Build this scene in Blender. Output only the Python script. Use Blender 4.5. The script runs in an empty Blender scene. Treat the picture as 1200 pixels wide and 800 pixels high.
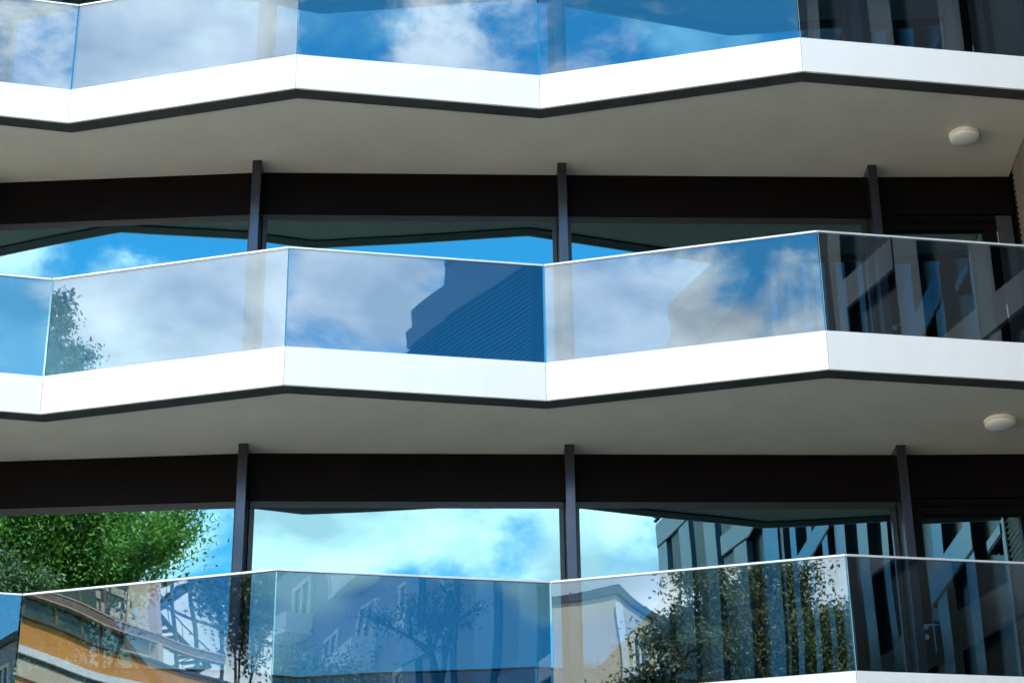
import bpy, bmesh, math, random
from mathutils import Vector, Matrix
R = math.radians
sc = bpy.context.scene
COL = sc.collection
random.seed(7)

# ------------------------------------------------------------------ materials
def newmat(name):
    m = bpy.data.materials.new(name); m.use_nodes = True
    nt = m.node_tree; nt.nodes.clear()
    out = nt.nodes.new('ShaderNodeOutputMaterial')
    return m, nt, out
def N(nt, t, **kw):
    n = nt.nodes.new(t)
    for k, v in kw.items():
        if k == 'inp':
            for a, b in v.items(): n.inputs[a].default_value = b
        else: setattr(n, k, v)
    return n
def L(nt, a, b): nt.links.new(a, b)

def pbr(name, col, rough=.5, metal=0., spec=.5, var=.0, vscale=3., bump=0., bscale=60., coat=0., col2=None, rvar=0., ior=1.5, stretch=None):
    m, nt, out = newmat(name)
    p = N(nt, 'ShaderNodeBsdfPrincipled')
    p.inputs['Base Color'].default_value = (*col, 1); p.inputs['Roughness'].default_value = rough
    p.inputs['Metallic'].default_value = metal; p.inputs['Specular IOR Level'].default_value = spec
    p.inputs['Coat Weight'].default_value = coat; p.inputs['IOR'].default_value = ior
    tc = N(nt, 'ShaderNodeTexCoord')
    if var or col2:
        nz = N(nt, 'ShaderNodeTexNoise'); nz.inputs['Scale'].default_value = vscale; nz.inputs['Detail'].default_value = 6
        if stretch:
            mpn = N(nt, 'ShaderNodeMapping'); mpn.inputs['Scale'].default_value = stretch; L(nt, tc.outputs['Object'], mpn.inputs['Vector']); L(nt, mpn.outputs[0], nz.inputs['Vector'])
        else: L(nt, tc.outputs['Object'], nz.inputs['Vector'])
        rp = N(nt, 'ShaderNodeValToRGB')
        c2 = col2 or tuple(max(0, c * (1 - var)) for c in col); c1 = col if col2 else tuple(c * (1 + var) for c in col)
        rp.color_ramp.elements[0].color = (*c2, 1); rp.color_ramp.elements[1].color = (*c1, 1)
        rp.color_ramp.elements[0].position = .3; rp.color_ramp.elements[1].position = .7
        L(nt, nz.outputs['Fac'], rp.inputs['Fac']); L(nt, rp.outputs['Color'], p.inputs['Base Color'])
        if rvar:
            mr = N(nt, 'ShaderNodeMapRange'); mr.inputs['To Min'].default_value = rough - rvar; mr.inputs['To Max'].default_value = rough + rvar
            L(nt, nz.outputs['Fac'], mr.inputs['Value']); L(nt, mr.outputs['Result'], p.inputs['Roughness'])
    if bump:
        nb = N(nt, 'ShaderNodeTexNoise'); nb.inputs['Scale'].default_value = bscale; nb.inputs['Detail'].default_value = 4
        L(nt, tc.outputs['Object'], nb.inputs['Vector'])
        b = N(nt, 'ShaderNodeBump'); b.inputs['Distance'].default_value = bump; b.inputs['Strength'].default_value = 1
        L(nt, nb.outputs['Fac'], b.inputs['Height']); L(nt, b.outputs['Normal'], p.inputs['Normal'])
    L(nt, p.outputs['BSDF'], out.inputs['Surface'])
    return m

def glass(name, f0, gcol, tcol, wob=.003, wscale=.9, dirt=0.):
    """coated architectural glass: every face mixes a clear and a mirror part (Schlick), with a faint roller wave"""
    m, nt, out = newmat(name)
    geo = N(nt, 'ShaderNodeNewGeometry')
    dt = N(nt, 'ShaderNodeVectorMath', operation='DOT_PRODUCT')
    L(nt, geo.outputs['Normal'], dt.inputs[0]); L(nt, geo.outputs['Incoming'], dt.inputs[1])
    ab = N(nt, 'ShaderNodeMath', operation='ABSOLUTE'); L(nt, dt.outputs['Value'], ab.inputs[0])
    om = N(nt, 'ShaderNodeMath', operation='SUBTRACT', use_clamp=True); om.inputs[0].default_value = 1; L(nt, ab.outputs[0], om.inputs[1])
    pw = N(nt, 'ShaderNodeMath', operation='POWER'); pw.inputs[1].default_value = 5; L(nt, om.outputs[0], pw.inputs[0])
    ma = N(nt, 'ShaderNodeMath', operation='MULTIPLY_ADD'); ma.inputs[1].default_value = 1 - f0; ma.inputs[2].default_value = f0
    L(nt, pw.outputs[0], ma.inputs[0])
    tr = N(nt, 'ShaderNodeBsdfTransparent'); tr.inputs['Color'].default_value = (*tcol, 1)
    gl = N(nt, 'ShaderNodeBsdfGlossy'); gl.inputs['Color'].default_value = (*gcol, 1); gl.inputs['Roughness'].default_value = 0.0
    tc = N(nt, 'ShaderNodeTexCoord')
    nz = N(nt, 'ShaderNodeTexNoise'); nz.inputs['Scale'].default_value = wscale; nz.inputs['Detail'].default_value = 0
    L(nt, tc.outputs['Object'], nz.inputs['Vector'])
    sb = N(nt, 'ShaderNodeVectorMath', operation='SUBTRACT'); sb.inputs[1].default_value = (.5, .5, .5); L(nt, nz.outputs['Color'], sb.inputs[0])
    sm = N(nt, 'ShaderNodeVectorMath', operation='SCALE'); sm.inputs['Scale'].default_value = wob; L(nt, sb.outputs[0], sm.inputs[0])
    av = N(nt, 'ShaderNodeVectorMath', operation='ADD'); L(nt, geo.outputs['Normal'], av.inputs[0]); L(nt, sm.outputs[0], av.inputs[1])
    nn = N(nt, 'ShaderNodeVectorMath', operation='NORMALIZE'); L(nt, av.outputs[0], nn.inputs[0]); L(nt, nn.outputs[0], gl.inputs['Normal'])
    mx = N(nt, 'ShaderNodeMixShader'); L(nt, ma.outputs[0], mx.inputs[0]); L(nt, tr.outputs[0], mx.inputs[1]); L(nt, gl.outputs[0], mx.inputs[2])
    L(nt, mx.outputs[0], out.inputs['Surface'])
    return m

def leafmat(name, c1, c2, trans=.35):
    m, nt, out = newmat(name)
    tc = N(nt, 'ShaderNodeTexCoord'); nz = N(nt, 'ShaderNodeTexNoise'); nz.inputs['Scale'].default_value = 2.2; nz.inputs['Detail'].default_value = 5
    L(nt, tc.outputs['Object'], nz.inputs['Vector'])
    rp = N(nt, 'ShaderNodeValToRGB'); rp.color_ramp.elements[0].color = (*c1, 1); rp.color_ramp.elements[1].color = (*c2, 1)
    rp.color_ramp.elements[0].position = .32; rp.color_ramp.elements[1].position = .68
    L(nt, nz.outputs['Fac'], rp.inputs['Fac'])
    p = N(nt, 'ShaderNodeBsdfPrincipled'); p.inputs['Roughness'].default_value = .5; L(nt, rp.outputs['Color'], p.inputs['Base Color'])
    t = N(nt, 'ShaderNodeBsdfTranslucent'); L(nt, rp.outputs['Color'], t.inputs['Color'])
    mx = N(nt, 'ShaderNodeMixShader'); mx.inputs[0].default_value = trans
    L(nt, p.outputs[0], mx.inputs[1]); L(nt, t.outputs[0], mx.inputs[2]); L(nt, mx.outputs[0], out.inputs['Surface'])
    return m

M = {}
M['white'] = pbr('white_coated_panel', (.90, .87, .81), .38, var=.018, vscale=1.6, rvar=.05, stretch=(3.5, 3.5, .35))
M['soffit'] = pbr('grey_render', (.60, .535, .435), .9, var=.05, vscale=2.2, bump=.004, bscale=55)
M['drip'] = pbr('dark_edge_strip', (.045, .043, .038), .55, var=.25, vscale=4)
M['lintel'] = pbr('black_anodised', (.004, .003, .003), .36, spec=.05, var=.2, vscale=2, bump=.0004, bscale=3)
M['mullion'] = pbr('dark_anodised', (.062, .062, .075), .26, metal=.9, var=.15, vscale=3)
M['frame'] = pbr('window_frame', (.03, .027, .027), .33, metal=.6, var=.15, vscale=5)
M['doorframe'] = pbr('grey_door_frame', (.02, .021, .021), .5, var=.1)
M['steel'] = pbr('brushed_steel', (.62, .62, .60), .28, metal=1., var=.06, vscale=20)
M['rail'] = pbr('rail_cap', (.80, .78, .76), .30, metal=.3, var=.03)
M['gedge'] = pbr('glass_edge', (.42, .66, .72), .25, spec=.8, var=.08, vscale=6)
M['pane'] = glass('window_glass', .23, (.50, .93, 1.0), (.30, .36, .36), wob=.009, wscale=.8)
M['balglass'] = glass('balustrade_glass', .098, (.80, .92, .96), (.45, .53, .59), wob=.007, wscale=1.3)
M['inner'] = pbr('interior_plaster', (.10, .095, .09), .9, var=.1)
M['opal'] = pbr('opal_diffuser', (.78, .75, .66), .35, var=.02)
M['alu'] = pbr('glazed_fin', (.03, .036, .042), .1, var=.08, vscale=1.2, ior=1.47)
M['alulight'] = pbr('bluish_panel', (.14, .215, .28), .2, var=.1, vscale=1.2, ior=1.55)
M['alugrey'] = pbr('grey_reveal', (.035, .04, .047), .4, ior=1.7, var=.12, vscale=1.5)
M['wingdark'] = pbr('dark_cladding', (.012, .011, .011), .55, spec=.2, var=.2)
M['wingglass'] = pbr('dark_wing_glass', (.010, .011, .012), .22, spec=.12, var=.1)
M['corr'] = pbr('corrugated_metal', (.20, .185, .165), .45, metal=.2, var=.1, vscale=2)
M['parapet'] = pbr('wing_parapet', (.09, .095, .105), .45, metal=.3, var=.12, vscale=1.)
M['orange'] = pbr('ochre_render', (.50, .21, .045), .85, var=.08, vscale=.6, bump=.004, bscale=12)
M['taupe'] = pbr('taupe_band', (.15, .105, .08), .6, var=.1)
M['pillar'] = pbr('rose_pillar', (.42, .29, .24), .7, var=.06)
M['offglass'] = pbr('office_green_glass', (.035, .06, .05), .06, spec=.7, var=.3, vscale=.5)
M['cream'] = pbr('cream_render', (.46, .38, .28), .85, var=.07, vscale=.5)
M['paleblock'] = pbr('pale_render', (.25, .27, .30), .85, var=.08, vscale=.4)
M['whitep'] = pbr('white_paint', (.60, .60, .58), .6, var=.04)
M['roofdark'] = pbr('bitumen_roof', (.06, .06, .06), .9, var=.2)
M['stair'] = pbr('painted_stair', (.05, .05, .055), .5, var=.2)
M['bark'] = pbr('bark', (.065, .05, .038), .9, var=.35, vscale=9, bump=.02, bscale=18)
M['leaf_bright'] = leafmat('leaf_bright', (.055, .12, .015), (.25, .38, .055), .5)
M['leaf_dark'] = leafmat('leaf_dark', (.04, .064, .018), (.16, .19, .06), .3)
M['leaf_dry'] = leafmat('leaf_dry', (.012, .012, .007), (.03, .028, .014), .1)
M['bark_dark'] = pbr('dark_bark', (.02, .016, .013), .9, var=.35, vscale=9)
M['asphalt'] = pbr('asphalt', (.055, .055, .055), .9, var=.25, vscale=.8, bump=.004, bscale=90)
M['paving'] = pbr('paving', (.38, .345, .285), .85, var=.12, vscale=.7, bump=.003, bscale=30)
M['kerbm'] = pbr('kerb_stone', (.33, .32, .30), .8, var=.12)
M['paint'] = pbr('road_paint', (.72, .72, .70), .6, var=.08)
M['books'] = pbr('paper_folders', (.36, .33, .28), .8, var=.3, vscale=14)

# ------------------------------------------------------------------ mesh helper
class MB:
    def __init__(s): s.v = []; s.f = []; s.mi = []
    def poly(s, pts, mi=0):
        i = len(s.v); s.v += [tuple(p) for p in pts]; s.f.append(tuple(range(i, i + len(pts)))); s.mi.append(mi)
    def prism(s, foot, z0, z1, mi=0, mtop=None, mbot=None, mend=None):
        """vertical prism over a ccw footprint"""
        n = len(foot); i = len(s.v)
        s.v += [(p[0], p[1], z0) for p in foot] + [(p[0], p[1], z1) for p in foot]
        s.f.append(tuple(range(i + n - 1, i - 1, -1))); s.mi.append(mi if mbot is None else mbot)
        s.f.append(tuple(range(i + n, i + 2 * n))); s.mi.append(mi if mtop is None else mtop)
        for k in range(n):
            a, b = i + k, i + (k + 1) % n
            s.f.append((a, b, b + n, a + n)); s.mi.append(mi if (mend is None or k % 2 == 0) else mend)
    def box(s, x0, x1, y0, y1, z0, z1, mi=0):
        s.prism([(x0, y0), (x1, y0), (x1, y1), (x0, y1)], z0, z1, mi)
    def wallbox(s, a, b, t0, t1, z0, z1, mi=0, mend=None):
        """box on the line a->b; t = distance along the right-hand normal of a->b (towards the viewer when a->b goes +x)"""
        dx, dy = b[0] - a[0], b[1] - a[1]; l = math.hypot(dx, dy); nx, ny = dy / l, -dx / l
        q = lambda p, t: (p[0] + nx * t, p[1] + ny * t)
        s.prism([q(a, t1), q(b, t1), q(b, t0), q(a, t0)], z0, z1, mi, mend=mend)
    def tube(s, p, q, r0, r1, n=8, mi=0):
        p = Vector(p); q = Vector(q); d = (q - p)
        if d.length < 1e-6: return
        d.normalize(); u = d.orthogonal().normalized(); w = d.cross(u); i = len(s.v)
        for c, r in ((p, r0), (q, r1)):
            for k in range(n):
                a = 2 * math.pi * k / n; s.v.append(tuple(c + (u * math.cos(a) + w * math.sin(a)) * r))
        for k in range(n):
            a, b = i + k, i + (k + 1) % n; s.f.append((a, b, b + n, a + n)); s.mi.append(mi)
        s.f.append(tuple(range(i + n - 1, i - 1, -1))); s.mi.append(mi)
        s.f.append(tuple(range(i + n, i + 2 * n))); s.mi.append(mi)
    def lathe(s, c, prof, n=32, mi=0):
        i = len(s.v)
        for r, z in prof:
            for k in range(n):
                a = 2 * math.pi * k / n; s.v.append((c[0] + r * math.cos(a), c[1] + r * math.sin(a), c[2] + z))
        for j in range(len(prof) - 1):
            for k in range(n):
                a = i + j * n + k; b = i + j * n + (k + 1) % n; s.f.append((a, b, b + n, a + n)); s.mi.append(mi)
    def build(s, name, mats, parent=None, bevel=0., smooth=False, label=None):
        me = bpy.data.meshes.new(name); me.from_pydata(s.v, [], s.f)
        if not isinstance(mats, (list, tuple)): mats = [mats]
        for m in mats: me.materials.append(m)
        me.polygons.foreach_set('material_index', s.mi)
        if smooth: me.polygons.foreach_set('use_smooth', [True] * len(s.f))
        me.update()
        o = bpy.data.objects.new(name, me); COL.objects.link(o)
        if parent: o.parent = parent
        if label: o['label'] = label
        if bevel:
            b = o.modifiers.new('bevel', 'BEVEL'); b.width = bevel; b.segments = 2; b.limit_method = 'ANGLE'; b.angle_limit = R(40)
        return o
def thing(name, label, cat, group=None):
    o = bpy.data.objects.new(name, None); COL.objects.link(o); o['label'] = label; o['category'] = cat
    if group: o['group'] = group
    o.empty_display_size = .3
    return o
def struct(o): o['kind'] = 'structure'; return o

# ------------------------------------------------------------------ the setting: ground, road, pavement
m = MB(); m.box(-400, 400, -400, 400, -.5, 0); struct(m.build('ground', M['paving']))
m = MB(); m.box(-19.0, -13.2, -300, 60, .0, .004); struct(m.build('road', M['asphalt']))
m = MB()
m.box(-13.2, -13.0, -300, 60, 0, .12); m.box(-19.2, -19.0, -300, 60, 0, .12); struct(m.build('kerb', M['kerbm'], bevel=.015))
m = MB()
for k in range(40): m.box(-16.16, -16.04, -160 + 5 * k, -157.5 + 5 * k, .0045, .0085)
struct(m.build('road_markings', M['paint']))

# ------------------------------------------------------------------ the apartment building
H = 3.2
Z0 = 6.076                                   # underside of the lowest balcony in view
FAS, GL = .39, 1.034
BAL = [(-11.75, 16.95), (-9.25, 17.52), (-6.85, 16.87), (-4.45, 17.451), (-2.095, 16.865), (.314, 17.303), (2.874, 16.691), (5.335, 17.115)]
WALL = [(-11.75, 18.79), (-8.6, 18.72), (-5.55, 18.655), (-2.635, 18.509), (.538, 18.648), (3.82, 18.784), (5.345, 18.812)]
apt = thing('apartment_building', 'dark glazed apartment building with white zigzag balconies and glass balustrades', 'building')

def offset_line(pts, t):
    """offset a polyline sideways by t (positive = towards +y), mitred"""
    out = []
    for i, p in enumerate(pts):
        ns = []
        for a, b in ((i - 1, i), (i, i + 1)):
            if a >= 0 and b < len(pts):
                dx, dy = pts[b][0] - pts[a][0], pts[b][1] - pts[a][1]; l = math.hypot(dx, dy); ns.append((-dy / l, dx / l))
        if len(ns) == 1: n = ns[0]; k = 1
        else:
            n = (ns[0][0] + ns[1][0], ns[0][1] + ns[1][1]); l = math.hypot(*n); n = (n[0] / l, n[1] / l)
            k = 1 / (n[0] * ns[0][0] + n[1] * ns[0][1])
        out.append((p[0] + n[0] * t * k, p[1] + n[1] * t * k))
    return out
def lerp(a, b, t): return (a[0] + (b[0] - a[0]) * t, a[1] + (b[1] - a[1]) * t)
def shrink(a, b, g):
    l = math.hypot(b[0] - a[0], b[1] - a[1]); return lerp(a, b, g / l), lerp(a, b, 1 - g / l)

def strip_mesh(outer, inner, z0, z1):
    m = MB(); n = len(outer)
    for i in range(n - 1):
        m.poly([(*outer[i], z0), (*inner[i], z0), (*inner[i + 1], z0), (*outer[i + 1], z0)])
        m.poly([(*outer[i], z1), (*outer[i + 1], z1), (*inner[i + 1], z1), (*inner[i], z1)])
        m.poly([(*outer[i], z0), (*outer[i + 1], z0), (*outer[i + 1], z1), (*outer[i], z1)])
        m.poly([(*inner[i + 1], z0), (*inner[i], z0), (*inner[i], z1), (*inner[i + 1], z1)])
    for i, fl in ((0, 0), (n - 1, 1)):
        q = [(*outer[i], z0), (*outer[i], z1), (*inner[i], z1), (*inner[i], z0)]
        m.poly(q[::-1] if fl else q)
    return m

o02 = offset_line(BAL, .025); o17 = offset_line(BAL, .185)
o_gin = offset_line(BAL, .052)
for k in range(-1, 4):
    zb = Z0 + k * H
    # slab with the grey rendered underside, recessed behind the dark edge strip
    foot_o = offset_line(BAL, .18)
    m = MB()
    back = [(p[0], p[1] + .30) for p in WALL][::-1]
    m.prism(foot_o + back, zb + .012, zb + FAS - .03)
    bal = m.build('balcony', M['soffit'], apt)
    strip_mesh(o02, o17, zb - .004, zb + .06).build('edge_strip', M['drip'], bal)
    for i in range(len(BAL) - 1):
        a, b = shrink(BAL[i], BAL[i + 1], .002)
        ai, bi = o02[i], o02[i + 1]; ai, bi = shrink(ai, bi, .002)
        m = MB(); m.prism([a, b, bi, ai], zb, zb + FAS); m.build('fascia_panel', M['white'], bal, bevel=.002)
        # one glass pane per segment, its cut edges pale
        p0, p1 = shrink(BAL[i], BAL[i + 1], .008); q0, q1 = lerp(o_gin[i], o_gin[i + 1], .0), lerp(o_gin[i], o_gin[i + 1], 1.)
        dx, dy = (p1[0] - p0[0]), (p1[1] - p0[1]); l = math.hypot(dx, dy); nx, ny = -dy / l, dx / l
        F = lambda p, t: (p[0] + nx * t, p[1] + ny * t)
        m = MB(); m.prism([F(p0, .004), F(p1, .004), F(p1, .021), F(p0, .021)], zb + FAS - .06, zb + FAS + GL - .012, 0, 1, 1, 1)
        m.build('glass_panel', [M['balglass'], M['gedge']], bal)
        r0, r1 = shrink(BAL[i], BAL[i + 1], .003)
        m = MB(); m.prism([F(r0, -.004), F(r1, -.004), F(r1, .030), F(r0, .030)], zb + FAS + GL - .011, zb + FAS + GL + .008)
        m.build('handrail', M['rail'], bal, bevel=.003)
    # walls of this storey (above the slab): lintels, windows, mullion columns
    zf = zb + FAS - .028; zt = zb + H + .011        # floor / underside of the slab above
    if k == 3: zt = zb + H
    wl = WALL
    for i in range(len(wl) - 1):
        a, b = wl[i], wl[i + 1]
        last = i == len(wl) - 2
        lb = .50 if not last else .46
        m = MB(); m.wallbox(*shrink(a, b, .0), -.14, 0, zt - lb, zt - .001); m.build('lintel', M['lintel'], apt, bevel=.004)
        zh = zt - lb
        if not last:
            w0, w1 = shrink(a, b, .05)
            m = MB()
            m.wallbox(w0, w1, -.13, -.003, zh - .075, zh - .003)            # top rail
            m.wallbox(w0, w1, -.13, -.005, zf, zf + .09)                     # bottom rail
            for s0, s1 in ((0, .055), (1 - .055 / 3.2, 1)):
                c0, c1 = lerp(w0, w1, s0 if s0 else 0), lerp(w0, w1, s1)
            e = .05 / math.hypot(w1[0] - w0[0], w1[1] - w0[1])
            m.wallbox(w0, lerp(w0, w1, e), -.13, -.005, zf + .091, zh - .076)
            m.wallbox(lerp(w0, w1, 1 - e), w1, -.13, -.005, zf + .091, zh - .076)
            win = m.build('window', M['frame'], apt, bevel=.004)
            m = MB(); m.wallbox(lerp(w0, w1, e), lerp(w0, w1, 1 - e), -.014, -.010, zf + .09, zh - .075)
            m.build('pane', M['pane'], win)
        else:
            # glazed balcony door with a wide hinge stile
            w0, w1 = shrink(a, b, .03); ll = math.hypot(w1[0] - w0[0], w1[1] - w0[1])
            P_ = lambda d: lerp(w0, w1, d / ll)
            d0, d1 = .0, ll - .17
            m = MB()
            m.wallbox(P_(d1), P_(ll), -.14, -.02, zf, zh - .003)
            m.build('door_jamb', M['doorframe'], apt, bevel=.004)
            m = MB()
            m.wallbox(P_(.02), P_(.17), -.12, -.035, zf, zh - .08)
            m.wallbox(P_(d1 - .14), P_(d1 - .004), -.12, -.035, zf, zh - .08)
            m.wallbox(P_(.171), P_(d1 - .141), -.12, -.035, zh - .17, zh - .08)
            m.wallbox(P_(.171), P_(d1 - .141), -.12, -.035, zf, zf + .14)
            m.wallbox(P_(.0), P_(d1 - .004), -.13, -.02, zh - .077, zh - .003)
            door = m.build('door', M['lintel'], apt, bevel=.004)
            m = MB(); m.wallbox(P_(.165), P_(d1 - .135), -.085, -.081, zf + .135, zh - .165); m.build('pane', M['pane'], door)
            # lever handle
            m = MB(); hz = zf + 1.07; c = P_(.10)
            nx, ny = (w1[1] - w0[1]) / ll, -(w1[0] - w0[0]) / ll
            ux, uy = (w1[0] - w0[0]) / ll, (w1[1] - w0[1]) / ll
            W_ = lambda u, t, z: (c[0] + ux * u + nx * t, c[1] + uy * u + ny * t, z)
            m.tube(W_(0, -.036, hz), W_(0, -.025, hz), .026, .026, 16)
            m.tube(W_(0, -.025, hz), W_(0, .035, hz), .009, .009, 10)
            m.tube(W_(-.008, .030, hz), W_(.125, .030, hz), .009, .009, 10)
            m.build('door_handle', M['steel'], door)
            m = MB(); m.tube(W_(0, -.036, hz - .1), W_(0, -.022, hz - .1), .024, .024, 16)
            m.tube(W_(0, -.022, hz - .1), W_(0, -.012, hz - .1), .009, .009, 10)
            m.build('lock_cylinder', M['steel'], door)
            for hz2 in (zf + .25, zf + 1.25, zh - .28):
                m = MB(); c = P_(d1 - .002)
                m.tube(W_(0, -.022, hz2 - .08), W_(0, -.022, hz2 + .08), .0075, .0075, 10)
                m.build('hinge', M['steel'], door)
        # mullion column standing in front of the joint
        if 0 < i:
            c = a
            n1 = offset_line(wl, -1)[i]; nx, ny = n1[0] - a[0], n1[1] - a[1]; l = math.hypot(nx, ny); nx, ny = nx / l, ny / l
            ux, uy = -ny, nx
            hw = .047
            q = lambda u, t: (c[0] + ux * u + nx * t, c[1] + uy * u + ny * t)
            m = MB(); m.prism([q(-hw, .26), q(hw, .26), q(hw, .002), q(-hw, .002)], zf, zt - .002); m.build('column', M['mullion'], apt, bevel=.004)
            m = MB(); m.prism([q(-hw, .001), q(hw, .001), q(hw, -.135), q(-hw, -.135)], zf, zt - .503); m.build('column_core', M['lintel'], apt)
    # dim rooms behind the glass
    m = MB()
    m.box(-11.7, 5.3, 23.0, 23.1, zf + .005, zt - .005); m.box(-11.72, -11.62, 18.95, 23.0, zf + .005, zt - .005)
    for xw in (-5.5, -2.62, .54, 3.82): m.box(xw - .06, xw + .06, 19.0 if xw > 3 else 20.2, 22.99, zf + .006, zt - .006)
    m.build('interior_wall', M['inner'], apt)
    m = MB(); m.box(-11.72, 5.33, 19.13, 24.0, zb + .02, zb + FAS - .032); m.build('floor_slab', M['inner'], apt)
# ground storeys and the mass behind
m = MB(); m.prism([(p[0], p[1] + .05) for p in WALL] + [(5.34, 23), (-11.75, 23)], 0, Z0 - H + .01); m.build('wall', M['lintel'], apt)
m = MB(); m.box(-11.75, 5.34, 23.2, 34, 0, 19.3); m.build('rear_wall', M['soffit'], apt)
zr = Z0 + 4 * H
m = MB(); m.prism(offset_line(BAL, .0) + [(5.34, 34), (-11.75, 34)], zr, zr + .5); m.build('roof', M['white'], apt)

# two opal ceiling lamps under the balconies
def lamp(x, y, z, label):
    t = thing('ceiling_lamp', label, 'lamp', 'ceiling lamps under the balconies'); t.location = (x, y, z)
    m = MB(); m.lathe((0, 0, 0), [(.001, .0), (.150, .0), (.156, -.004), (.156, -.026), (.150, -.03), (.001, -.03)], 40); m.build('base_ring', M['opal'], t, smooth=False)
    m = MB(); m.lathe((0, 0, -.0305), [(.001, 0), (.150, 0), (.150, -.022), (.138, -.036), (.105, -.049), (.06, -.057), (.001, -.06)], 40); m.build('diffuser', M['opal'], t, smooth=True)
lamp(4.687, 17.93, Z0 + 2 * H + .0118, 'round white opal ceiling lamp on the grey underside of the upper balcony')
lamp(4.686, 17.94, Z0 + H + .0118, 'round white opal ceiling lamp on the grey underside of the middle balcony')

# ------------------------------------------------------------------ the wing at right angles on the right
wing = thing('office_wing', 'dark office wing with glossy vertical fins and louvred cladding beside the balconies', 'building')
def wx(y): return 4.3 + 1.06 * y / 4 if y < 4 else 5.36
def wseg(y0, y1): return (wx(y0), y0), (wx(y1), y1)
def wbox(m, y0, y1, z0, z1, t0, t1):
    """box on the wing face; t>0 stands out towards -x"""
    for lo, hi in ((y0, min(y1, 4)), (max(y0, 4), y1)):
        if hi - lo > 1e-4:
            b, a = wseg(lo, hi); m.wallbox(a, b, t0, t1, z0, z1)       # a->b runs towards -y, right normal = -x
def inset(t): return [(4.3 + t, 0), (5.36 + t, 4), (5.36 + t, 18.63), (5.37, 18.64), (5.37, 26), (16, 26), (16, 0)]
ft = inset(.16)
m = MB(); m.prism([ft[0]] + ft[:0:-1], 0, 18.6); m.build('wall', M['wingdark'], wing)
m = MB(); m.prism([(4.42, .24), (15.98, .24), (15.98, 1.4), (4.70, 1.4)], 18.602, 18.88); m.build('roof', M['parapet'], wing)
m = MB(); m.prism([(4.67, 1.402), (15.98, 1.402), (15.98, 18.77), (5.40, 18.77), (5.40, 4)], 18.602, 19.62); m.build('roof', M['parapet'], wing)
# window glass set deep between the fins
fins = [(0, .43), (1.06, 1.56), (2.22, 2.72), (3.4, 3.91), (5.15, 6.25), (7.1, 7.5), (8.25, 8.6), (9.2, 9.56), (10.12, 10.63), (11.3, 11.83), (12.5, 12.8), (13.95, 14.44), (15.4, 15.81), (17.0, 17.27)]
def ztop(y): return 15.62 if y < 4.2 else 18.2
prev = None
for y0, y1 in fins:
    m = MB(); wbox(m, y0, y1, .2, ztop(y0) if y0 < 4 else 18.2, -.15, .0); m.build('fin_panel', M['alulight'] if y0 < 4 else M['alu'], wing, bevel=.006)
reveals = [(.62, 1.05), (1.73, 2.21), (2.92, 3.39), (6.26, 6.5), (9.9, 10.11)]
for y0, y1 in reveals:
    m = MB(); wbox(m, y0, y1, .2, 15.6 if y0 < 4 else 18.15, -.155, -.03); m.build('window_reveal', M['alugrey'], wing)
gaps = [(a[1], b[0]) for a, b in zip(fins[:-1], fins[1:])]
for g0, g1 in gaps:
    cut = [r for r in reveals if r[0] >= g0 - .01 and r[1] <= g1 + .01]
    s0, s1 = g0 + .004, (cut[0][0] if cut else g1) - .004
    if cut and cut[0][0] - g0 < .02: s0, s1 = cut[0][1] + .004, g1 - .004
    if s1 - s0 > .1:
        m = MB(); wbox(m, s0, s1, .3, 15.6 if g1 < 4.2 else 18.1, -.157, -.11); m.build('window', M['wingglass'], wing)
# spandrel bands
bands = [(0, 1.55, 15.15, 15.56), (0, 1.55, 11.95, 12.36), (0, 1.55, 8.75, 9.16), (2.92, 5.14, 13.87, 14.25), (2.92, 5.14, 10.67, 11.05), (2.92, 5.14, 7.47, 7.85),
         (7.52, 9.75, 11.92, 12.26), (7.52, 9.75, 15.12, 15.46), (7.52, 9.75, 8.72, 9.06),
         (12.81, 13.94, 12.1, 12.48), (12.81, 13.69, 8.86, 9.24), (13.7, 15.8, 9.43, 9.82), (13.96, 15.8, 12.66, 13.1), (13.96, 15.8, 15.86, 16.24), (13.96, 15.8, 6.3, 6.7), (12.81, 15.8, 7.55, 7.93), (14.45, 16.4, 10.5, 10.87),
         (16.4, 17.0, 9.17, 9.29), (16.4, 17.0, 12.4, 12.52), (16.4, 17.0, 15.6, 15.72)]
for y0, y1, z0, z1 in bands:
    m = MB(); wbox(m, y0, y1, z0, z1, -.10, .012); m.build('spandrel_band', M['alulight'] if y0 < 4 else M['alu'], wing, bevel=.005)
    m = MB(); wbox(m, y0, y1, z0 - .03, z0 - .002, -.10, .006); m.build('dark_joint', M['wingdark'], wing)  # thin dark joint line below each band
# corrugated sheets: upper cladding and the screen beside the balconies
def corrugated(y0, y1, z0, z1, pitch, amp, t, saw=False):
    m = MB(); n = int((z1 - z0) / pitch * 6)
    for lo, hi in ((y0, min(y1, 4)), (max(y0, 4), y1)):
        if hi - lo < 1e-4: continue
        a, b = wseg(lo, hi); i = len(m.v)
        dx, dy = b[0] - a[0], b[1] - a[1]; l = math.hypot(dx, dy); nx, ny = -dy / l, dx / l
        for k in range(n + 1):
            z = z0 + (z1 - z0) * k / n; fr_ = ((z - z0) / pitch + 1e-6) % 1.0; d = t + amp * (math.sin(2 * math.pi * fr_) if not saw else (1 - 2 * fr_ if fr_ > .12 else -1))
            m.v.append((a[0] + nx * d, a[1] + ny * d, z)); m.v.append((b[0] + nx * d, b[1] + ny * d, z))
        for k in range(n):
            j = i + 2 * k; m.f.append((j, j + 2, j + 3, j + 1)); m.mi.append(1 if saw and k % 6 in (0, 5) else 0)  # slat undersides coloured dark, painting in the shade of the gaps between slats
    return m
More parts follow.
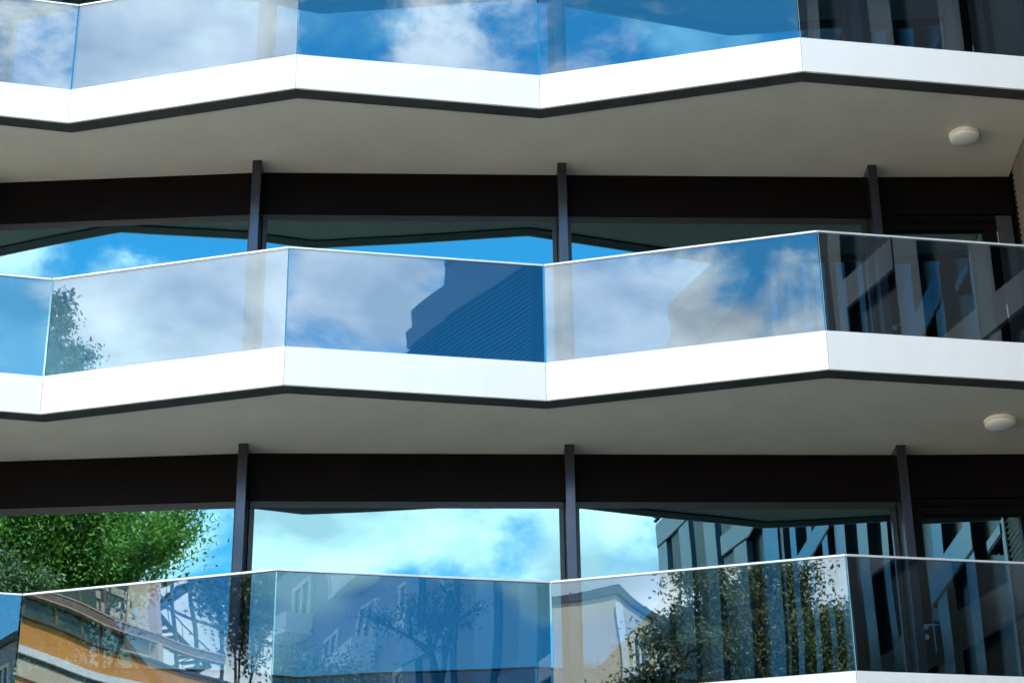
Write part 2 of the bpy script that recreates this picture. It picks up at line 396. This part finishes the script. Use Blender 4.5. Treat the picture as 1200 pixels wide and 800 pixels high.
corrugated(.0, 6.9, 15.66, 18.18, .09, .04, .02, True).build('louvred_cladding', [M['corr'], M['wingdark']], wing)
corrugated(17.35, 18.60, .05, 18.84, .066, .016, .03).build('corrugated_screen', M['corr'], wing, smooth=True)
m = MB(); wbox(m, 17.29, 17.345, .05, 18.84, -.1, .05); m.build('screen_post', M['wingdark'], wing)
m = MB(); wbox(m, .0, .235, 18.2, 18.56, -.12, .03); m.build('parapet', M['parapet'], wing)
m = MB(); wbox(m, .238, 1.4, 18.2, 18.9, -.12, .03); m.build('parapet', M['parapet'], wing)
m = MB(); wbox(m, 1.402, 17.28, 18.25, 19.3, -.12, .03); m.build('parapet', M['parapet'], wing)
m = MB(); wbox(m, 1.402, 17.28, 19.305, 19.63, -.12, .06); m.build('parapet_cap', M['parapet'], wing)

# ------------------------------------------------------------------ buildings across the street (seen mirrored in the glass)
class Fr:
    """facade frame: u along the wall, n outward, z up"""
    def __init__(s, o, phi, flip):
        s.o = o; s.U = (math.sin(R(phi)), -math.cos(R(phi))); s.Nn = (-s.U[1], s.U[0]) if not flip else (s.U[1], -s.U[0])
    def p(s, u, n): return (s.o[0] + s.U[0] * u + s.Nn[0] * n, s.o[1] + s.U[1] * u + s.Nn[1] * n)
    def box(s, m, u0, u1, n0, n1, z0, z1, mi=0):
        q = [s.p(u0, n0), s.p(u1, n0), s.p(u1, n1), s.p(u0, n1)]
        ar = sum(q[i][0] * q[(i + 1) % 4][1] - q[(i + 1) % 4][0] * q[i][1] for i in range(4))
        if ar < 0: q.reverse()
        m.prism(q, z0, z1, mi)
def fbox(fr, name, mat, parent, *rects, bevel=0, label=None):
    m = MB()
    for r in rects: fr.box(m, *r)
    return m.build(name, mat, parent, bevel=bevel, label=label)

off = thing('ochre_office_block', 'ochre rendered office block with green ribbon windows and glazed corner stair', 'building')
fo = Fr((-49.75, -13.), 3, False)
ZT = 34.0
# (outward normal check: +x side)
fbox(fo, 'wall', M['orange'], off, (-6, 36, -12, 0, 0, 28.2))
fbox(fo, 'upper_wall', M['cream'], off, (-6, 26.6, -12, -.3, 28.2, ZT))
fbox(fo, 'roof', M['roofdark'], off, (-6.3, 31.6, -12.3, .25, ZT, ZT + .5))
for zf_ in (29.33,):
    fbox(fo, 'taupe_band', M['taupe'], off, (-6, 31.4, -.28, .12, zf_, zf_ + .38))
    fbox(fo, 'band_trim', M['pillar'], off, (-6, 31.4, -.2, .16, zf_ - .06, zf_ - .003), (-6, 31.4, -.2, .16, zf_ + .383, zf_ + .44))
fbox(fo, 'sill', M['roofdark'], off, (-6, 33.4, -.2, .18, 28.203, 28.33))
fbox(fo, 'white_band', M['whitep'], off, (-6, 36, .003, .2, 26.58, 26.95))
fbox(fo, 'painted_shadow', M['roofdark'], off, (-6, 36, .003, .06, 26.28, 26.575))  # dark strip painting in the shade below the white band
fbox(fo, 'cream_band', M['cream'], off, (-6, 36, .003, .14, 25.5, 26.275))
for zz in (21.2, 23.6):
    fbox(fo, 'ribbon_window', M['offglass'], off, (-5, 35, .004, .05, zz, zz + 1.3))
u = -5.2; us = []
while u < 26: us.append(u); u += 1.43
for z0, z1 in ((28.335, 29.26), (29.78, 33.2)):
    for a, b in zip(us[:-1], us[1:]):
        w = fbox(fo, 'window', M['offglass'], off, (a + .05, min(b - .05, 26.4), -.26, -.2, z0, z1))
for a in us:
    fbox(fo, 'mullion', M['taupe'], off, (a - .045, a + .045, -.27, -.15, 28.34, 29.26), (a - .045, a + .045, -.27, -.15, 29.79, 33.4))
m = MB()
rr = random.Random(3)
for zz in (29.95, 30.45, 30.95):
    u = 22.9
    while u < 25.4:
        w = rr.uniform(.09, .2)
        if rr.random() < .6: fo.box(m, u, u + w * .85, -.197, -.15, zz, zz + rr.uniform(.26, .4))
        u += w
m.build('shelf_folders', M['books'], off)
fbox(fo, 'corner_pillar', M['pillar'], off, (26.62, 26.95, -.3, .2, 28.335, 29.26), (26.62, 26.95, -.3, .2, 29.78, ZT))
# glazed stair tower
m = MB()
for a in (28.1, 29.5, 31.3):
    fo.box(m, a - .06, a + .06, -.1, .06, 28.34, 29.26); fo.box(m, a - .06, a + .06, -.1, .06, 29.78, ZT)
    fo.box(m, a - .06, a + .06, -4.1, -3.95, 28.34, ZT)
for zz in (31.3, 32.9): fo.box(m, 26.96, 31.3, -.08, .04, zz, zz + .1)
stair = m.build('stair_tower_frame', M['stair'], off)
m = MB()
for base, d in ((27.2, 1), (29.3, -1), (31.4, 1)):
    n = 9
    for s in range(n):
        uu = (27.6 + s * .36) if d > 0 else (30.8 - s * .36); zz = base + 2.1 * s / n
        fo.box(m, uu, uu + .34, -1.9, -.7, zz, zz + .07)
    ua, ub = (27.6, 30.84) if d > 0 else (31.1, 27.6)
    pa = fo.p(ua, -.65); pb = fo.p(ub, -.65)
    m.tube((*pa, base - .08), (*pb, base + 2.02), .13, .13, 6)
    m.tube((*pa, base + .9), (*pb, base + 3.0), .035, .035, 6)
    for s in range(0, 9, 2):
        t = s / 8; q = lerp(pa, pb, t); m.tube((*q, base + 2.1 * t), (*q, base + .9 + 2.1 * t), .02, .02, 5)
    fo.box(m, 26.98, 27.55, -2, -.5, base - .1 + (0 if d > 0 else 2.1), base + .02 + (0 if d > 0 else 2.1))
m.build('staircase', M['stair'], off)

def block(fr, t, wallm, u0, u1, ztop, zlev, cols, wz, wh, ww, depth, frame=M['whitep'], balc=None):
    fbox(fr, 'wall', wallm, t, (u0, u1, -depth, 0, 0, ztop))
    fbox(fr, 'roof', M['roofdark'], t, (u0 - .1, u1 + .1, -depth - .1, .12, ztop + .003, ztop + .28))
    for i, c in enumerate(cols):
        for z in zlev:
            m = MB()
            fr.box(m, c - ww / 2 - .12, c + ww / 2 + .12, .003, .10, z + wz - .12, z + wz)
            fr.box(m, c - ww / 2 - .12, c + ww / 2 + .12, .003, .10, z + wz + wh, z + wz + wh + .12)
            for e in (c - ww / 2 - .12, c - .05, c + ww / 2): fr.box(m, e, e + (.12 if e != c - .05 else .1), .003, .09, z + wz + .001, z + wz + wh - .001)
            w = m.build('window', frame, t)
            m = MB(); fr.box(m, c - ww / 2, c + ww / 2, .002, .03, z + wz, z + wz + wh); m.build('pane', M['offglass'], w)
            if balc and i % 2 == balc:
                m = MB(); fr.box(m, c - 1.1, c + 1.1, .125, .95, z + .0, z + .12); fr.box(m, c - 1.1, c + 1.1, .88, .95, z + .121, z + .78)
                fr.box(m, c - 1.1, c - 1.03, .125, .879, z + .121, z + .78); fr.box(m, c + 1.03, c + 1.1, .125, .879, z + .121, z + .78)
                m.build('balcony', M['whitep'], t)
ff = Fr((10.9, -31.), -8, True)
fl = thing('block_of_flats', 'pale grey block of flats with white parapet balconies behind the office wing', 'building')
block(ff, fl, M['paleblock'], -14, 34, 25.6, [1 + 2.7 * i for i in range(9)], [-12.4 + 2.75 * i for i in range(11)], .9, 1.15, 1.0, 12, balc=1)
fw = Fr((-20., -29.), -4, False)
cr = thing('cream_tenement', 'cream rendered tenement with white framed windows farther down the street', 'building')
block(fw, cr, M['cream'], 1.5, 44, 24.9, [1.2 + 2.85 * i for i in range(8)], [3.3 + 2.6 * i for i in range(11)], 1.35, 1.15, 1.25, 8)
fbox(fw, 'corner_trim', M['whitep'], cr, (1.38, 1.75, .002, .14, 0, 24.6))
fbox(fw, 'sill_course', M['whitep'], cr, *[(1.76, 44, .002, .13, 1.2 + 2.85 * i + .95, 1.2 + 2.85 * i + 1.2) for i in range(8)])

# ------------------------------------------------------------------ trees
def tree(name, label, loc, trunk_h, crown_r, crown_z, crown_h, leaf_n, leaf_s, leafm, seed, trunk_r=.16, lean=(0, 0), cat='tree', sparse=False, group=None, levels=4, first=5):
    rnd = random.Random(seed)
    t = thing(name, label, cat, group); t.location = loc
    br = MB(); tips = []
    top = Vector((lean[0], lean[1], trunk_h))
    def seg(p, d, ln, r, lev):
        n = 3; q = p
        for s in range(n):
            d = (d + Vector((rnd.uniform(-1, 1), rnd.uniform(-1, 1), rnd.uniform(-.5, .8))) * .16).normalized()
            e = q + d * ln / n
            br.tube(q, e, r * (1 - .25 * s / n), r * (1 - .25 * (s + 1) / n), 7 if lev < 2 else 5)
            q = e
            if lev >= 2: tips.append((q.copy(), lev))
        if lev >= levels: tips.append((q.copy(), lev)); return
        for c in range(rnd.choice((2, 3)) if lev else first):
            ang = rnd.uniform(.45, .95) if lev else rnd.uniform(.3, .9); ax = Vector((rnd.uniform(-1, 1), rnd.uniform(-1, 1), rnd.uniform(-.3, .5))).normalized()
            nd = (d + ax * math.tan(ang) * .8).normalized()
            seg(q, nd, ln * rnd.uniform(.62, .85), r * .62, lev + 1)
    # trunk
    p = Vector((0, 0, 0)); k = 6
    for s in range(k):
        e = Vector((top.x * ((s + 1) / k) ** 2 + rnd.uniform(-.05, .05), top.y * ((s + 1) / k) ** 2 + rnd.uniform(-.05, .05), trunk_h * (s + 1) / k))
        br.tube(p, e, trunk_r * (1.25 - .5 * s / k), trunk_r * (1.25 - .5 * (s + 1) / k), 10); p = e
    seg(p, Vector((0, 0, 1)), crown_h * .26, trunk_r * .7, 0)
    # fit the limbs into the crown's envelope
    c0 = Vector((lean[0], lean[1], crown_z)); pts = [x for x, l in tips]
    mx = max(((x - Vector((lean[0], lean[1], x.z))).length for x in pts)); zmin = min(x.z for x in pts); zmax = max(x.z for x in pts)
    sxy = crown_r / mx; z1 = crown_z + crown_h / 2; sz = (z1 - trunk_h) / max(.1, zmax - trunk_h)
    def fit(v):
        v = Vector(v)
        if v.z <= trunk_h: return v
        return Vector((lean[0] + (v.x - lean[0]) * sxy, lean[1] + (v.y - lean[1]) * sxy, trunk_h + (v.z - trunk_h) * sz))
    br.v = [tuple(fit(v)) for v in br.v]
    br.build('trunk', M['bark_dark'] if sparse else M['bark'], t, smooth=True)
    lf = MB(); tl = [(fit(x), l) for x, l in tips]
    per = max(1, leaf_n // len(tl))
    for x, l in tl:
        if rnd.random() < (.45 if sparse else .12): continue
        cs = rnd.uniform(.5, 1.3) * crown_r * (.07 if sparse else .17 if levels < 5 else .076)
        for _ in range(per):
            c = x + Vector((rnd.gauss(0, cs), rnd.gauss(0, cs), rnd.gauss(0, cs * .8)))
            nrm = Vector((rnd.uniform(-1, 1), rnd.uniform(-1, 1), rnd.uniform(-.2, 1.2))).normalized(); uu = nrm.orthogonal().normalized()
            a = rnd.uniform(0, 6.283); ww = nrm.cross(uu); d = uu * math.cos(a) + ww * math.sin(a); e = nrm.cross(d)
            s = leaf_s * rnd.uniform(.6, 1.35)
            lf.poly([c - d * s, c + e * s * .42 - nrm * s * .1, c + d * s, c - e * s * .42 - nrm * s * .1])
    lf.build('crown', leafm, t)
    return t
tree('broadleaf_tree', 'tall bright green broadleaf tree in full leaf across the pavement', (-10.5, -2.0, .004), 7.4, 4.5, 13.4, 10.4, 95000, .06, M['leaf_bright'], 11, .22, levels=5)
tree('street_tree', 'dark leafy street tree with dense rounded crown behind the camera', (-6.3, -5.2, 0), 7.6, 3.5, 12.7, 6.6, 150000, .055, M['leaf_dark'], 5, .17, levels=5)
tree('young_tree', 'small dark young tree with narrow crown near the left end of the facade', (-9.5, 7.3, 0), 7.6, 1.05, 10.4, 4.2, 22000, .045, M['leaf_dark'], 17, .09)
tree('slender_tree', 'slender tall tree with loose high crown at left of the balconies', (-13.0, 9.0, 0.12), 11.5, 1.5, 14.9, 3.8, 26000, .042, M['leaf_dark'], 21, .14, levels=5)
tree('acacia_tree', 'thin bare branched acacia with a few drooping leaves beside the wing', (3.45, 4.2, 0), 9.5, 1.6, 10.65, 2.5, 6000, .03, M['leaf_dry'], 41, .085, sparse=True, levels=4, first=3)
tree('garden_tree', 'low bushy garden tree with round top in front of the pale flats', (5.2, -12., 0), 9.0, 2.4, 13.4, 4.6, 40000, .055, M['leaf_dark'], 33, .16)

# ------------------------------------------------------------------ sky, sun
SUN_EL, SUN_AZ = 48., 52.          # azimuth from +y towards +x (behind the building, right)
w = bpy.data.worlds.new('World'); sc.world = w; w.use_nodes = True
nt = w.node_tree; nt.nodes.clear()
wo = N(nt, 'ShaderNodeOutputWorld'); bg = N(nt, 'ShaderNodeBackground'); bg.inputs['Strength'].default_value = .1
L(nt, bg.outputs[0], wo.inputs['Surface'])
sky = N(nt, 'ShaderNodeTexSky', sky_type='NISHITA', sun_disc=False); sky.sun_elevation = R(SUN_EL); sky.sun_rotation = R(SUN_AZ)
sky.air_density = 1.0; sky.dust_density = .4; sky.ozone_density = 2.5
hs = N(nt, 'ShaderNodeHueSaturation'); hs.inputs['Saturation'].default_value = 1.36; hs.inputs['Value'].default_value = 1.52; hs.inputs['Hue'].default_value = .482
L(nt, sky.outputs[0], hs.inputs['Color'])
tc = N(nt, 'ShaderNodeTexCoord'); D = tc.outputs['Generated']
def gauss(az, el, r, wgt):
    d = (math.sin(R(az)) * math.cos(R(el)), -math.cos(R(az)) * math.cos(R(el)), math.sin(R(el)))
    v = N(nt, 'ShaderNodeVectorMath', operation='DOT_PRODUCT'); L(nt, D, v.inputs[0]); v.inputs[1].default_value = d
    mr = N(nt, 'ShaderNodeMapRange', interpolation_type='SMOOTHSTEP'); L(nt, v.outputs['Value'], mr.inputs['Value'])
    mr.inputs['From Min'].default_value = math.cos(R(r * 1.5)); mr.inputs['From Max'].default_value = math.cos(R(r * .25)); mr.inputs['To Min'].default_value = 0; mr.inputs['To Max'].default_value = wgt
    return mr.outputs['Result']
nz = N(nt, 'ShaderNodeTexNoise'); nz.inputs['Scale'].default_value = 8.5; nz.inputs['Detail'].default_value = 10; nz.inputs['Roughness'].default_value = .62; nz.inputs['Distortion'].default_value = .25
mp = N(nt, 'ShaderNodeMapping'); mp.inputs['Scale'].default_value = (1, 1, 1.7); L(nt, D, mp.inputs['Vector']); L(nt, mp.outputs[0], nz.inputs['Vector'])
na = N(nt, 'ShaderNodeMath', operation='MULTIPLY_ADD'); na.inputs[1].default_value = 2.1; na.inputs[2].default_value = -.53; L(nt, nz.outputs['Fac'], na.inputs[0]); acc = na.outputs[0]
BLOBS = [(-38, 26, 8.5, .62), (-38.5, 33.5, 4.5, .26), (-34.2, 35.4, 1.8, -.34), (-46, 30, 5, .1),
         (15.2, 26.0, 2.2, .36), (13.2, 28.0, 1.0, -.28), (18.8, 35.2, 2.6, .26), (15.0, 33.2, 1.6, -.22), (11.8, 33.2, 1.6, .24), (11.5, 26, 1.8, .1), (8, 31, 5, -.12),
         (-22, 34.5, 5, -.12), (-23.2, 25.0, 2.6, .34), (-17.3, 25.4, 2.2, .36), (-21.5, 28.9, 2.3, -.30), (-19.9, 26.9, .7, -.16),
         (-21.5, 18.0, 5.5, .55), (2, 21.3, 4.2, .50), (7.5, 20.8, 2.5, .2), (5.3, 19.9, .75, -.30), (2.6, 19.9, 1.5, .12), (3, 15.4, 3.5, -.62), (11, 14.8, 3.2, -.4), (-12, 29, 4.5, -.34), (-4, 28.8, 5, -.34), (4, 28.6, 4.5, -.34), (-20.8, 26.6, 1.2, .3), (10, 26.5, 3, -.1)]
for b_ in BLOBS:
    ad = N(nt, 'ShaderNodeMath', operation='ADD'); L(nt, acc, ad.inputs[0]); L(nt, gauss(*b_), ad.inputs[1]); acc = ad.outputs[0]
cov = N(nt, 'ShaderNodeMapRange', interpolation_type='SMOOTHSTEP'); L(nt, acc, cov.inputs['Value'])
cov.inputs['From Min'].default_value = .42; cov.inputs['From Max'].default_value = .88
nz2 = N(nt, 'ShaderNodeTexNoise'); nz2.inputs['Scale'].default_value = 11; nz2.inputs['Detail'].default_value = 6; L(nt, mp.outputs[0], nz2.inputs['Vector'])
ccol = N(nt, 'ShaderNodeValToRGB')
ccol.color_ramp.elements[0].position = .36; ccol.color_ramp.elements[0].color = (.42, .46, .51, 1)
ccol.color_ramp.elements[1].position = .60; ccol.color_ramp.elements[1].color = (1.0, .98, .95, 1)
L(nt, nz2.outputs['Fac'], ccol.inputs['Fac'])
cs = N(nt, 'ShaderNodeVectorMath', operation='SCALE'); cs.inputs['Scale'].default_value = 10.2; L(nt, ccol.outputs['Color'], cs.inputs[0])
mxc = N(nt, 'ShaderNodeMix', data_type='RGBA'); L(nt, cov.outputs['Result'], mxc.inputs['Factor']); L(nt, hs.outputs[0], mxc.inputs['A']); L(nt, cs.outputs[0], mxc.inputs['B'])
L(nt, mxc.outputs['Result'], bg.inputs['Color'])

sl = bpy.data.lights.new('sun', 'SUN'); sl.energy = 4.2; sl.angle = R(.5); sl.color = (1, .95, .87)
so = bpy.data.objects.new('sun', sl); COL.objects.link(so)
sd = Vector((math.sin(R(SUN_AZ)) * math.cos(R(SUN_EL)), math.cos(R(SUN_AZ)) * math.cos(R(SUN_EL)), math.sin(R(SUN_EL))))
so.rotation_euler = sd.to_track_quat('Z', 'Y').to_euler(); so.location = sd * 60

# ------------------------------------------------------------------ camera
cd = bpy.data.cameras.new('camera'); co = bpy.data.objects.new('camera', cd); COL.objects.link(co); sc.camera = co
cd.sensor_width = 36; cd.lens = 2374. / 1200 * 36; cd.clip_end = 3000; cd.clip_start = .1
co.location = (0, 0, 1.6)
ROLL = R(-.793)
co.matrix_world = Matrix.Translation((0, 0, 1.6)) @ Matrix.Rotation(R(90 + 25.6), 4, 'X') @ Matrix.Rotation(ROLL, 4, 'Z')
sc.view_settings.view_transform = 'Standard'; sc.view_settings.look = 'None'; sc.view_settings.exposure = 2.72; sc.view_settings.gamma = 1
sc.view_settings.use_curve_mapping = False
sc.cycles.max_bounces = 10; sc.cycles.glossy_bounces = 8; sc.cycles.transparent_max_bounces = 32; sc.cycles.diffuse_bounces = 4
sc.cycles.use_denoising = True
